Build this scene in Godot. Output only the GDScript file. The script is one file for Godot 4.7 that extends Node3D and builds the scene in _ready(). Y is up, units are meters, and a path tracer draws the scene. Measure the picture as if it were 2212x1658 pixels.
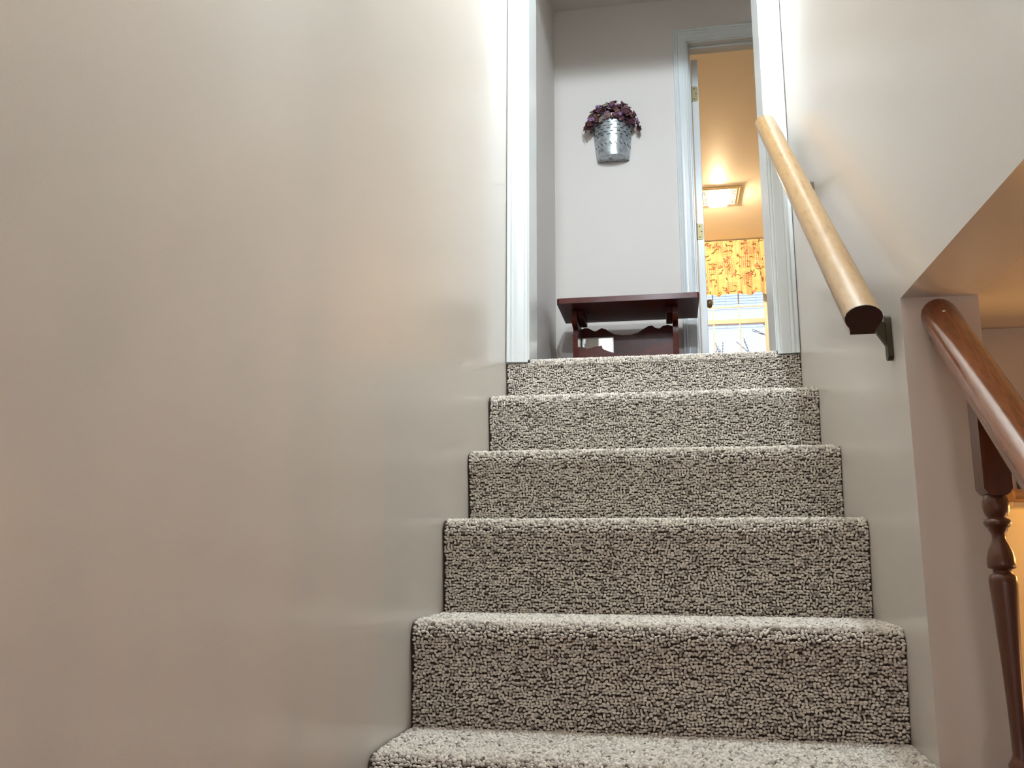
extends Node3D
# A carpeted stair flight going up between two walls to a small hall, a bathroom door beyond.
# x to the right (left stair wall at 0), y up (upper hall floor near 0), z towards the viewer (top riser at 0).

const W := 0.902            # clear width between the stair walls
const LEV := [-0.9596, -0.7622, -0.559, -0.3783, -0.1909, -0.026]   # tread heights, lowest in view first
const RISE := [1.212, 0.9815, 0.7517, 0.5114, 0.2602, 0.0]          # where each riser stands
const WALL_FAR := -1.65
const CEIL := 2.31
const BATH_END := -5.5
const FLOOR_LOW := -2.48

var M := {}
var rng := RandomNumberGenerator.new()
var used := {}

func _ready() -> void:
	rng.seed = 4127
	# ---- camera
	var cam := Camera3D.new()
	cam.name = "camera"
	cam.position = Vector3(0.5031, -0.6338, 2.6972)
	cam.basis = Basis.from_euler(Vector3(0.1918, 0.1779, 0.0028), EULER_ORDER_YXZ)
	cam.fov = 47.2125
	cam.near = 0.02
	cam.far = 200.0
	add_child(cam)
	cam.current = true
	# ---- sky and exposure
	var env := Environment.new()
	var sm := ProceduralSkyMaterial.new()
	sm.sky_top_color = Color(0.62, 0.76, 0.98)
	sm.sky_horizon_color = Color(0.86, 0.92, 1.0)
	sm.ground_horizon_color = Color(0.72, 0.75, 0.78)
	sm.ground_bottom_color = Color(0.45, 0.46, 0.45)
	sm.energy_multiplier = 1.6
	var sky := Sky.new()
	sky.sky_material = sm
	env.background_mode = Environment.BG_SKY
	env.sky = sky
	env.tonemap_mode = Environment.TONE_MAPPER_LINEAR
	env.tonemap_exposure = 1.34
	env.sdfgi_enabled = true
	env.ssao_enabled = true
	env.ssil_enabled = true
	var we := WorldEnvironment.new()
	we.name = "world_environment"
	we.environment = env
	add_child(we)

	materials()
	# ---- unseen lamps of the stair hall and foyer
	globe_light("unseen_ceiling_lamp", "unseen small white globe lamp above the stairs, lighting the walls and treads", Vector3(0.68, 2.15, 0.9), 2.45, 0.05, 2.3, Color(0.90, 0.96, 1.0))  # out of view, placed to light the left wall and the treads
	globe_light("unseen_pendant_lamp", "unseen large white globe pendant behind the viewer, lighting the upper hall", Vector3(0.45, 2.6, 5.5), 3.2, 0.12, 6.3, Color(0.90, 0.95, 1.0))  # out of view, placed to light the hall wall past the header
	globe_light("unseen_entry_lamp", "unseen broad globe lamp in the lower entry, lighting the lower walls", Vector3(0.55, -0.62, 4.9), -0.2, 0.2, 0.25, Color(1.0, 0.90, 0.87))  # out of view, placed to brighten the lower walls

	shell()
	stairs()
	trims()
	bathroom()
	wall_handrail()
	banister()
	lower_room()
	console()
	bucket_and_flowers()
	tree_outside()

# ------------------------------------------------------------------ helpers: naming

func numbered(called: String, parent: Node) -> String:
	var key := str(parent.get_instance_id()) + called
	if not used.has(key):
		used[key] = 0
		return called
	used[key] += 1
	return "%s_%03d" % [called, used[key]]

func obj(called: String, st, m: Material, parent: Node = self) -> MeshInstance3D:
	var o := MeshInstance3D.new()
	o.mesh = st.commit() if st is SurfaceTool else st
	o.material_override = m
	o.name = numbered(called, parent)
	o.cast_shadow = GeometryInstance3D.SHADOW_CASTING_SETTING_ON
	parent.add_child(o, true)
	return o

func struct(called: String, st, m: Material, label := "") -> MeshInstance3D:
	var o := obj(called, st, m)
	o.set_meta("kind", "structure")
	if label:
		o.set_meta("label", label)
	return o

func thing(called: String, label: String, category: String, at := Vector3.ZERO, group := "") -> Node3D:
	var o := Node3D.new()
	o.name = numbered(called, self)
	o.position = at
	add_child(o, true)
	tag(o, label, category, group)
	return o

func tag(o: Node3D, label: String, category: String, group := "") -> void:
	o.set_meta("label", label)
	if category:
		o.set_meta("category", category)
	if group:
		o.set_meta("group", group)

func frame_node(called: String, label: String, at := Vector3.ZERO) -> Node3D:
	var o := Node3D.new()
	o.name = numbered(called, self)
	o.position = at
	add_child(o, true)
	o.set_meta("kind", "structure")
	o.set_meta("label", label)
	return o

# ------------------------------------------------------------------ helpers: shapes

func mk() -> SurfaceTool:
	var st := SurfaceTool.new()
	st.begin(Mesh.PRIMITIVE_TRIANGLES)
	return st

func tri(st: SurfaceTool, a: Vector3, b: Vector3, c: Vector3, na: Vector3, nb: Vector3, nc: Vector3) -> void:
	if (c - a).cross(b - a).dot(na + nb + nc) < 0.0:
		var t := b
		b = c
		c = t
		var tn := nb
		nb = nc
		nc = tn
	st.set_normal(na)
	st.set_uv(Vector2(a.z + a.x, a.y))
	st.add_vertex(a)
	st.set_normal(nb)
	st.set_uv(Vector2(b.z + b.x, b.y))
	st.add_vertex(b)
	st.set_normal(nc)
	st.set_uv(Vector2(c.z + c.x, c.y))
	st.add_vertex(c)

func quad(st: SurfaceTool, a: Vector3, b: Vector3, c: Vector3, d: Vector3, n: Vector3) -> void:
	tri(st, a, b, c, n, n, n)
	tri(st, a, c, d, n, n, n)

# a box between two corners, its edges chamfered by e
func bx(st: SurfaceTool, lo: Vector3, hi: Vector3, e := 0.0) -> void:
	var c := (lo + hi) / 2.0
	var h := (hi - lo) / 2.0
	e = minf(e, minf(h.x, minf(h.y, h.z)) * 0.9)
	for ax in 3:
		var u := (ax + 1) % 3
		var v := (ax + 2) % 3
		for s in [-1.0, 1.0]:
			var n := Vector3.ZERO
			n[ax] = s
			var p := []
			for k in [[-1.0, -1.0], [1.0, -1.0], [1.0, 1.0], [-1.0, 1.0]]:
				var q := Vector3.ZERO
				q[ax] = s * h[ax]
				q[u] = k[0] * (h[u] - e)
				q[v] = k[1] * (h[v] - e)
				p.append(c + q)
			quad(st, p[0], p[1], p[2], p[3], n)
	if e <= 0.0:
		return
	for ax in 3:
		var u := (ax + 1) % 3
		var v := (ax + 2) % 3
		for su in [-1.0, 1.0]:
			for sv in [-1.0, 1.0]:
				var p := []
				for k in [[-1.0, 0], [1.0, 0], [1.0, 1], [-1.0, 1]]:
					var q := Vector3.ZERO
					q[ax] = k[0] * (h[ax] - e)
					q[u] = su * (h[u] - (e if k[1] == 1 else 0.0))
					q[v] = sv * (h[v] - (e if k[1] == 0 else 0.0))
					p.append(c + q)
				var n := Vector3.ZERO
				n[u] = su
				n[v] = sv
				quad(st, p[0], p[1], p[2], p[3], n.normalized())
	for sx in [-1.0, 1.0]:
		for sy in [-1.0, 1.0]:
			for sz in [-1.0, 1.0]:
				var s := Vector3(sx, sy, sz)
				var n := s.normalized()
				tri(st, c + s * Vector3(h.x, h.y - e, h.z - e), c + s * Vector3(h.x - e, h.y, h.z - e), c + s * Vector3(h.x - e, h.y - e, h.z), n, n, n)

func box(lo: Vector3, hi: Vector3, e := 0.0) -> SurfaceTool:
	var st := mk()
	bx(st, lo, hi, e)
	return st

# a closed outline carried along a straight line; (a, b) of each point is measured along ua and ub.
# cut0 / cut1 shift the two ends along the line, per unit of (a, b): mitres and plumb cuts.
func extrude(st: SurfaceTool, prof: PackedVector2Array, o: Vector3, ua: Vector3, ub: Vector3, line: Vector3, cut0 := Vector2.ZERO, cut1 := Vector2.ZERO, smooth := 40.0) -> void:
	var n := prof.size()
	var area := 0.0
	for i in n:
		area += prof[i].cross(prof[(i + 1) % n])
	var flip := 1.0 if area > 0.0 else -1.0
	var dir := line.normalized()
	var p0 := []
	var p1 := []
	var nrm := []
	for i in n:
		var p := prof[i]
		var at := o + ua * p.x + ub * p.y
		p0.append(at + dir * cut0.dot(p))
		p1.append(at + line + dir * cut1.dot(p))
		var e := (prof[(i + 1) % n] - p).normalized()
		nrm.append(Vector2(e.y, -e.x) * flip)
	for i in n:
		var j := (i + 1) % n
		var na: Vector2 = nrm[i]
		var nb: Vector2 = nrm[i]
		var prev: Vector2 = nrm[(i + n - 1) % n]
		var next: Vector2 = nrm[j]
		if rad_to_deg(absf(prev.angle_to(nrm[i]))) < smooth:
			na = (prev + nrm[i]).normalized()
		if rad_to_deg(absf(next.angle_to(nrm[i]))) < smooth:
			nb = (next + nrm[i]).normalized()
		var wa := (ua * na.x + ub * na.y).normalized()
		var wb := (ua * nb.x + ub * nb.y).normalized()
		tri(st, p0[i], p0[j], p1[j], wa, wb, wb)
		tri(st, p0[i], p1[j], p1[i], wa, wb, wa)
	var idx := Geometry2D.triangulate_polygon(prof)
	for k in range(0, idx.size(), 3):
		tri(st, p0[idx[k]], p0[idx[k + 1]], p0[idx[k + 2]], -dir, -dir, -dir)
		tri(st, p1[idx[k]], p1[idx[k + 1]], p1[idx[k + 2]], dir, dir, dir)

func v2(a: Array) -> PackedVector2Array:
	var p := PackedVector2Array()
	for i in range(0, a.size(), 2):
		p.append(Vector2(a[i], a[i + 1]))
	return p

# a profile of [radius, height] pairs turned about an upright axis
func lathe(st: SurfaceTool, prof: Array, at: Vector3, seg := 24, up := Vector3.UP, from := 0.0, sweep := TAU) -> void:
	var side := up.cross(Vector3(0.3, 0.1, 1.0) if absf(up.z) < 0.9 else Vector3.RIGHT).normalized()
	if up == Vector3.UP:
		side = Vector3.RIGHT
	var other := side.cross(up).normalized()
	var m := prof.size()
	var nr := []
	for i in m:
		var a: Array = prof[maxi(i - 1, 0)]
		var b: Array = prof[mini(i + 1, m - 1)]
		nr.append(Vector2(b[1] - a[1], a[0] - b[0]).normalized())
	for k in seg:
		var t0 := from + sweep * k / seg
		var t1 := from + sweep * (k + 1) / seg
		var d0 := side * cos(t0) + other * sin(t0)
		var d1 := side * cos(t1) + other * sin(t1)
		for i in m - 1:
			var r0: float = prof[i][0]
			var y0: float = prof[i][1]
			var r1: float = prof[i + 1][0]
			var y1: float = prof[i + 1][1]
			var a := at + d0 * r0 + up * y0
			var b := at + d1 * r0 + up * y0
			var c := at + d1 * r1 + up * y1
			var d := at + d0 * r1 + up * y1
			var n0: Vector2 = nr[i]
			var n1: Vector2 = nr[i + 1]
			if r0 > 1e-5:
				tri(st, a, b, c, d0 * n0.x + up * n0.y, d1 * n0.x + up * n0.y, d1 * n1.x + up * n1.y)
			if r1 > 1e-5:
				tri(st, a, c, d, d0 * n0.x + up * n0.y, d1 * n1.x + up * n1.y, d0 * n1.x + up * n1.y)

func tube(st: SurfaceTool, a: Vector3, b: Vector3, r0: float, r1: float, seg := 8) -> void:
	lathe(st, [[0.0, 0.0], [r0, 0.0], [r0, 0.0001], [r1, (b - a).length()], [0.0, (b - a).length() + 0.0001]], a, seg, (b - a).normalized())

# ------------------------------------------------------------------ materials

func noise_tex(seed_: int, freq: float, oct: int, ramp: Gradient = null, size := 256, normal := false, kind := FastNoiseLite.TYPE_SIMPLEX_SMOOTH) -> NoiseTexture2D:
	var n := FastNoiseLite.new()
	n.seed = seed_
	n.noise_type = kind
	n.frequency = freq
	n.fractal_octaves = oct
	var t := NoiseTexture2D.new()
	t.width = size
	t.height = size
	t.seamless = true
	t.noise = n
	t.as_normal_map = normal
	if ramp:
		t.color_ramp = ramp
	return t

func ramp(cols: Array) -> Gradient:
	var g := Gradient.new()
	var off := PackedFloat32Array()
	var c := PackedColorArray()
	for i in cols.size():
		off.append(float(i) / (cols.size() - 1))
		c.append(Color8(cols[i][0], cols[i][1], cols[i][2]))
	g.offsets = off
	g.colors = c
	return g

func flat(r: int, g: int, b: int, rough := 0.6, metal := 0.0, spec := 0.5) -> StandardMaterial3D:
	var m := StandardMaterial3D.new()
	m.albedo_color = Color8(r, g, b)
	m.roughness = rough
	m.metallic = metal
	m.metallic_specular = spec
	return m

func paint(r: int, g: int, b: int, rough: float, relief := 0.02, spec := 0.5) -> StandardMaterial3D:
	var m := flat(r, g, b, rough, 0.0, spec)
	m.uv1_scale = Vector3(3.2, 3.2, 3.2)
	m.heightmap_enabled = true
	m.heightmap_texture = M.peel
	m.heightmap_scale = relief
	return m

func wood(cols: Array, rough: float, scale: Vector3, seed_: int, coat := 0.0) -> StandardMaterial3D:
	var m := flat(255, 255, 255, rough)
	m.albedo_texture = noise_tex(seed_, 0.018, 4, ramp(cols), 512)
	m.uv1_triplanar = true
	m.uv1_scale = scale
	if coat > 0.0:
		m.clearcoat_enabled = true
		m.clearcoat = coat
		m.clearcoat_roughness = 0.16
	return m

func materials() -> void:
	M.peel = noise_tex(11, 0.12, 2, null, 512)
	M.wall = paint(222, 214, 205, 0.22, 0.006, 0.5)
	M.hall = flat(219, 213, 207, 0.5, 0.0, 0.4)
	M.ceiling = flat(226, 222, 214, 0.85, 0.0, 0.3)
	M.trim = flat(220, 225, 225, 0.26)
	M.bath = flat(238, 231, 218, 0.5, 0.0, 0.4)
	M.lowwall = flat(212, 203, 192, 0.6, 0.0, 0.3)
	M.floor = flat(120, 104, 88, 0.95, 0.0, 0.2)
	M.carpet = flat(66, 57, 50, 1.0, 0.0, 0.1)
	M.loop = flat(255, 255, 255, 0.95, 0.0, 0.15)
	M.loop.vertex_color_use_as_albedo = true
	M.maple = wood([[132, 97, 57], [160, 125, 80], [174, 143, 100], [166, 131, 86], [184, 155, 114]], 0.34, Vector3(6, 6, 0.9), 5, 0.25)
	M.oak = wood([[108, 62, 37], [136, 82, 50], [150, 94, 58], [126, 76, 46], [160, 104, 66]], 0.22, Vector3(7, 7, 0.8), 6, 0.5)
	M.oak_up = wood([[72, 40, 27], [90, 52, 35], [98, 58, 39], [84, 48, 33], [106, 64, 43]], 0.34, Vector3(14, 1.0, 14), 7, 0.2)
	M.endgrain = flat(52, 28, 20, 0.5)
	M.cherry = wood([[50, 14, 9], [74, 24, 15], [90, 33, 21], [64, 20, 13], [100, 42, 26]], 0.4, Vector3(1.2, 9, 9), 8, 0.1)
	M.cherry.metallic_specular = 0.3
	M.bronze = flat(70, 62, 48, 0.42, 0.75)
	M.brass = flat(142, 130, 94, 0.45, 0.6)
	M.dark = flat(16, 14, 13, 0.6)
	M.galv = flat(255, 255, 255, 0.3, 0.6)
	M.galv.albedo_texture = noise_tex(22, 0.02, 4, ramp([[118, 124, 124], [160, 166, 168], [196, 202, 206], [150, 156, 156]]), 256)
	M.galv.roughness_texture = noise_tex(21, 0.03, 3, ramp([[90, 90, 90], [190, 190, 190]]), 256, false, FastNoiseLite.TYPE_CELLULAR)
	M.galv.uv1_triplanar = true
	M.galv.uv1_scale = Vector3(5, 5, 5)
	M.galv.roughness = 0.62
	M.mirror = flat(235, 238, 236, 0.03, 1.0)
	M.silver = flat(226, 228, 222, 0.35, 0.2)
	M.blind = flat(236, 238, 242, 0.5)
	M.blind.backlight_enabled = true
	M.blind.backlight = Color(0.35, 0.38, 0.42)
	M.sash = flat(238, 230, 222, 0.35)
	M.glass = flat(255, 255, 255, 0.02)
	M.glass.transparency = BaseMaterial3D.TRANSPARENCY_ALPHA
	M.glass.albedo_color = Color(1, 1, 1, 0.04)
	M.hazy_bark = flat(150, 146, 146, 0.9)  # haze and overexposure put into the pale colour
	M.black = flat(12, 11, 12, 0.25)
	M.ledge = wood([[150, 110, 66], [186, 146, 96], [206, 168, 116]], 0.4, Vector3(1, 9, 9), 9)
	M.cream = flat(238, 220, 176, 0.6)

func glow(c: Color, e: float) -> StandardMaterial3D:
	var m := flat(245, 240, 228, 0.4)
	m.emission_enabled = true
	m.emission = c
	m.emission_energy_multiplier = e
	return m

func omni(called: String, at: Vector3, c: Color, e: float, size: float, parent: Node = self) -> void:
	var l := OmniLight3D.new()
	l.name = called
	l.position = at
	l.light_color = c
	l.light_energy = e
	l.light_size = size
	l.omni_range = 14.0
	l.omni_attenuation = 2.0
	l.shadow_enabled = true
	parent.add_child(l, true)

# ------------------------------------------------------------------ the house shell

func shell() -> void:
	struct("wall_left", box(Vector3(-0.16, FLOOR_LOW - 0.1, -0.16), Vector3(0.0, 3.2, 6.6)), M.wall, "long satin beige wall along the left of the stairs")
	# right stair wall: stops at its end face beside the banister, its upper half runs on as a header above the opening
	var st := mk()
	extrude(st, v2([0.0, -2.5, 1.15, -2.5, 1.15, -0.2, 3.1, -0.2, 3.1, 2.45, 0.0, 2.45]), Vector3(W, 0, 0), Vector3(0, 0, 1), Vector3(0, 1, 0), Vector3(0.124, 0, 0))
	struct("wall_right", st, M.wall, "beige wall right of the stairs that carries the pale handrail")
	# wall across the top of the flight, with the cased opening
	st = mk()
	bx(st, Vector3(-0.16, -0.036, -0.155), Vector3(0.062, 2.45, -0.001))
	bx(st, Vector3(0.846, -0.036, -0.155), Vector3(2.6, 2.45, -0.001))
	bx(st, Vector3(0.062, 2.08, -0.155), Vector3(0.846, 2.45, -0.001))
	struct("wall_stair_head", st, M.wall, "wall with the cased opening at the head of the stairs")
	# upper hall
	struct("wall_hall_left", box(Vector3(-0.17, -0.2, -1.77), Vector3(-0.05, 2.45, -0.16)), M.hall, "short hall wall left of the dark wooden console")
	st = mk()
	bx(st, Vector3(-0.17, -0.2, -1.77), Vector3(0.655, 2.45, WALL_FAR))
	bx(st, Vector3(0.655, 2.058, -1.77), Vector3(1.42, 2.45, WALL_FAR))
	bx(st, Vector3(1.42, -0.2, -1.77), Vector3(2.6, 2.45, WALL_FAR))
	struct("wall_far", st, M.hall, "pale hall wall where the flower bucket hangs")
	st = mk()
	bx(st, Vector3(2.6, -0.2, -5.6), Vector3(2.7, 2.45, -1.5))
	bx(st, Vector3(2.6, -0.2, -0.4), Vector3(2.7, 2.45, 0.0))
	bx(st, Vector3(2.6, -0.2, -1.5), Vector3(2.7, 0.7, -0.4))
	bx(st, Vector3(2.6, 2.0, -1.5), Vector3(2.7, 2.45, -0.4))
	struct("wall_hall_right", st, M.hall, "end wall of the upper hall with an unseen window opening")
	var hw := frame_node("unseen_window_3", "unseen window at the right end of the upper hall, lighting its left wall", Vector3(2.65, 0.7, -0.95))  # out of view, placed to brighten the left hall wall
	st = mk()
	bx(st, Vector3(-0.03, 0, -0.55), Vector3(0.03, 1.3, -0.5), 0.004)
	bx(st, Vector3(-0.03, 0, 0.5), Vector3(0.03, 1.3, 0.55), 0.004)
	bx(st, Vector3(-0.03, 0, -0.5), Vector3(0.03, 0.05, 0.5), 0.004)
	bx(st, Vector3(-0.03, 1.25, -0.5), Vector3(0.03, 1.3, 0.5), 0.004)
	obj("frame", st, M.trim, hw)
	obj("pane", box(Vector3(-0.003, 0.05, -0.5), Vector3(0.003, 1.25, 0.5)), M.glass, hw)
	struct("ceiling", box(Vector3(-0.17, CEIL, -1.77), Vector3(2.7, 2.45, -0.155)), M.ceiling, "white ceiling of the upper hall")
	struct("floor", box(Vector3(-0.17, -0.2, -5.6), Vector3(2.7, -0.03, -0.16)), M.floor, "floor of the upper hall and the bathroom")
	# stair hall and foyer behind the viewer
	struct("ceiling", box(Vector3(-0.16, 2.45, -0.2), Vector3(3.7, 2.55, 3.1)), M.ceiling, "ceiling above the stairs")
	struct("ceiling", box(Vector3(-0.16, 3.2, 3.1), Vector3(3.7, 3.3, 6.6)), M.ceiling, "high ceiling of the foyer")
	struct("wall_foyer_front", box(Vector3(0.0, 2.55, 2.98), Vector3(3.6, 3.2, 3.1)), M.wall)
	st = mk()
	bx(st, Vector3(-0.16, FLOOR_LOW - 0.1, 6.5), Vector3(0.25, 3.2, 6.62))
	bx(st, Vector3(2.75, FLOOR_LOW - 0.1, 6.5), Vector3(3.7, 3.2, 6.62))
	bx(st, Vector3(0.25, FLOOR_LOW - 0.1, 6.5), Vector3(2.75, -2.1, 6.62))
	bx(st, Vector3(0.25, -0.4, 6.5), Vector3(2.75, 0.5, 6.62))
	bx(st, Vector3(0.25, 2.2, 6.5), Vector3(2.75, 3.2, 6.62))
	struct("wall_back", st, M.wall, "foyer wall with unseen wide windows behind the viewer")
	struct("floor", box(Vector3(0.0, -0.2, 3.1), Vector3(3.6, 0.0, 6.5)), M.floor, "unseen upper foyer floor behind the viewer, added to carry the half wall")  # out of view, added to carry the half wall
	struct("added_wall_half", box(Vector3(0.0, 0.0, 3.1), Vector3(1.026, 1.27, 3.2)), M.wall, "unseen half wall added to keep foyer light off the lower risers")  # added out of view to shade the lower risers from the pendant
	struct("wall_foyer_right", box(Vector3(3.6, FLOOR_LOW - 0.1, 0.9), Vector3(3.7, 3.2, 6.6)), M.lowwall)
	struct("floor", box(Vector3(-0.16, FLOOR_LOW - 0.1, 0.8), Vector3(3.7, FLOOR_LOW, 6.6)), M.floor, "lower floor at the foot of the stairs")
	# unseen foyer windows, above and below, placed to let in soft daylight
	for wy in [0.5, -2.1]:
		var w := frame_node("unseen_window_2", "unseen wide foyer window behind the viewer, letting in soft daylight" if wy > 0 else "unseen wide window of the lower entry, letting in soft daylight", Vector3(1.5, wy, 6.56))
		st = mk()
		bx(st, Vector3(-1.25, 0, -0.05), Vector3(-1.19, 1.7, 0.05), 0.004)
		bx(st, Vector3(1.19, 0, -0.05), Vector3(1.25, 1.7, 0.05), 0.004)
		bx(st, Vector3(-0.03, 0.06, -0.05), Vector3(0.03, 1.64, 0.05), 0.004)
		bx(st, Vector3(-1.19, 0, -0.05), Vector3(1.19, 0.06, 0.05), 0.004)
		bx(st, Vector3(-1.19, 1.64, -0.05), Vector3(1.19, 1.7, 0.05), 0.004)
		obj("frame", st, M.trim, w)
		for k in [-1.19, 0.03]:
			obj("pane", box(Vector3(k, 0.06, -0.003), Vector3(k + 1.16, 1.64, 0.003)), M.glass, w)

# ------------------------------------------------------------------ stairs

func step_path(k: int) -> PackedVector2Array:
	# (z, y) from the back of tread k over its rounded nose down to the foot of riser k
	var p := PackedVector2Array()
	var foot: float = LEV[k - 1] if k > 0 else LEV[0] - 0.19
	var top: float = LEV[k]
	var z: float = RISE[k]
	var back: float = RISE[k + 1] if k < 5 else -0.155
	var r := 0.024
	var front := z + (0.02 if k < 5 else 0.004)
	if k < 5:
		p.append(Vector2(back, top))
		for i in 7:
			var a := PI / 2 * i / 6.0
			p.append(Vector2(front - r + r * sin(a), top - r + r * cos(a)))
		p.append(Vector2(z + 0.010, top - 0.085))
		p.append(Vector2(z, foot))
	else:
		p.append(Vector2(-0.012, top - 0.012))
		p.append(Vector2(front, top - 0.016))
		p.append(Vector2(z, foot))
	return p

func loop_mesh() -> ArrayMesh:
	# one bulging yarn loop, lying along x
	var st := mk()
	var seg := 8
	var rows := [[1.0, -0.15], [0.93, 0.35], [0.62, 0.78], [0.0, 1.0]]
	for i in rows.size() - 1:
		for k in seg:
			var q := []
			for c in [[i, k], [i, k + 1], [i + 1, k + 1], [i + 1, k]]:
				var a: float = TAU * c[1] / seg
				var r: float = rows[c[0]][0]
				q.append(Vector3(cos(a) * r, rows[c[0]][1], sin(a) * r))
			var n := []
			for v: Vector3 in q:
				n.append(Vector3(v.x, maxf(v.y, 0.0) * 1.1 + 0.05, v.z).normalized())
			tri(st, q[0], q[1], q[2], n[0], n[1], n[2])
			if i < rows.size() - 2:
				tri(st, q[0], q[2], q[3], n[0], n[2], n[3])
	return st.commit()

func pile(k: int, loop: ArrayMesh, parent: Node) -> void:
	var rows := []     # [z, y, normal z, normal y, x0, x1]
	var paths := [[step_path(k), 0.002, W - 0.002]]
	if k == 5:
		var nose := PackedVector2Array()
		nose.append(Vector2(-0.15, LEV[5]))
		for i in 6:
			var a := PI / 2 * i / 5.0
			nose.append(Vector2(0.008 - 0.02 + 0.02 * sin(a), LEV[5] - 0.02 + 0.02 * cos(a)))
		paths.append([nose, 0.075, 0.832])
	var pitch := 0.0056
	for pa in paths:
		var p: PackedVector2Array = pa[0]
		var carry := 0.0
		for i in p.size() - 1:
			var d := p[i + 1] - p[i]
			var l := d.length()
			d /= l
			var s := carry
			while s < l:
				var q := p[i] + d * s
				if k == 0 and q.y < LEV[0] - 0.13:
					break
				rows.append([q.x, q.y, -d.y, d.x, pa[1], pa[2], d])
				s += pitch
			carry = s - l
	var xf: Array[Transform3D] = []
	var col := PackedColorArray()
	var tone := FastNoiseLite.new()
	tone.seed = 40 + k
	tone.frequency = 60.0
	for r in rows:
		var d2: Vector2 = r[6]
		var n := Vector3(0, absf(d2.x), absf(d2.y)).normalized()
		var along := Vector3(0, d2.y, d2.x)
		var x: float = r[4] + rng.randf() * 0.006
		while x < r[5] - 0.002:
			var len := rng.randf_range(0.0030, 0.0052)
			x += len * 0.86
			var turn := rng.randf_range(-0.35, 0.35) + (rng.randf_range(-1.5, 1.5) if rng.randf() < 0.4 else 0.0)
			var a := Vector3.RIGHT.rotated(n, turn)
			var c := n.cross(a).normalized()
			var h := rng.randf_range(0.0034, 0.0060)
			var w := rng.randf_range(0.0023, 0.0032)
			var at := Vector3(clampf(x, r[4] + 0.002, r[5] - 0.002), r[1], r[0]) + along * rng.randf_range(-0.0022, 0.0022)
			xf.append(Transform3D(Basis(a * len, n * h, c * w), at))
			var u := rng.randf() + tone.get_noise_2d(at.x, at.y + at.z) * 0.12
			var t := rng.randf_range(0.78, 1.12)
			if u < 0.02:
				col.append(Color(0.26 * t, 0.22 * t, 0.18 * t))
			elif u < 0.20:
				col.append(Color(0.50 * t, 0.445 * t, 0.40 * t))
			else:
				col.append(Color(0.79 * t, 0.735 * t, 0.655 * t))
			x += len * 0.86
	var mm := MultiMesh.new()
	mm.transform_format = MultiMesh.TRANSFORM_3D
	mm.use_colors = true
	mm.mesh = loop
	mm.instance_count = xf.size()
	for i in xf.size():
		mm.set_instance_transform(i, xf[i])
		mm.set_instance_color(i, col[i])
	var o := MultiMeshInstance3D.new()
	o.multimesh = mm
	o.material_override = M.loop
	o.name = "carpet_pile"
	o.set_meta("kind", "stuff")
	parent.add_child(o, true)

func stairs() -> void:
	var t := thing("staircase", "carpeted stair flight in speckled beige looped wool climbing to the hall", "stairs")
	var loop := loop_mesh()
	for k in range(5, -1, -1):
		var p := step_path(k)
		var foot: float = LEV[k - 1] if k > 0 else LEV[0] - 0.19
		var back: float = RISE[k + 1] if k < 5 else -0.155
		p.append(Vector2(p[p.size() - 1].x, foot - 0.03))
		p.append(Vector2(back, foot - 0.03))
		if k == 5:
			p.append(Vector2(back, LEV[5] - 0.012))
		var st := mk()
		extrude(st, p, Vector3(0.001, 0, 0), Vector3(0, 0, 1), Vector3(0, 1, 0), Vector3(W - 0.002, 0, 0))
		if k == 5:
			bx(st, Vector3(0.075, LEV[5] - 0.03, -0.155), Vector3(0.832, LEV[5] - 0.001, 0.004), 0.012)
		var s := obj("step", st, M.carpet, t)
		pile(k, loop, s)
	# the rest of the flight, down to the lower floor
	for j in range(1, 9):
		var z := 1.212 + 0.2494 * j
		var y := -0.9596 - 0.19 * j
		var st := mk()
		var p := v2([z - 0.2494, y, z - 0.004, y])
		for i in 5:
			var a := PI / 2 * i / 4.0
			p.append(Vector2(z - 0.004 + 0.024 * sin(a), y - 0.024 + 0.024 * cos(a)))
		p.append(Vector2(z, FLOOR_LOW if j == 8 else y - 0.19))
		p.append(Vector2(z - 0.2494, FLOOR_LOW if j == 8 else y - 0.19))
		extrude(st, p, Vector3(0.001, 0, 0), Vector3(0, 0, 1), Vector3(0, 1, 0), Vector3(1.04, 0, 0))
		obj("step", st, M.carpet, t)

# ------------------------------------------------------------------ casings

func casing_profile(w: float) -> PackedVector2Array:
	# (across from the inner edge, thickness)
	var k := w / 0.068
	return v2([0, 0, 0, 0.0085, 0.002 * k, 0.0105, 0.007 * k, 0.0115, 0.010 * k, 0.0105, 0.013 * k, 0.0125, 0.030 * k, 0.0135, 0.040 * k, 0.0145, 0.043 * k, 0.0135, 0.046 * k, 0.0165, 0.050 * k, 0.018, 0.054 * k, 0.0165, 0.056 * k, 0.015, 0.059 * k, 0.0175, 0.063 * k, 0.0185, 0.067 * k, 0.0175, w, 0.015, w, 0])

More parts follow.
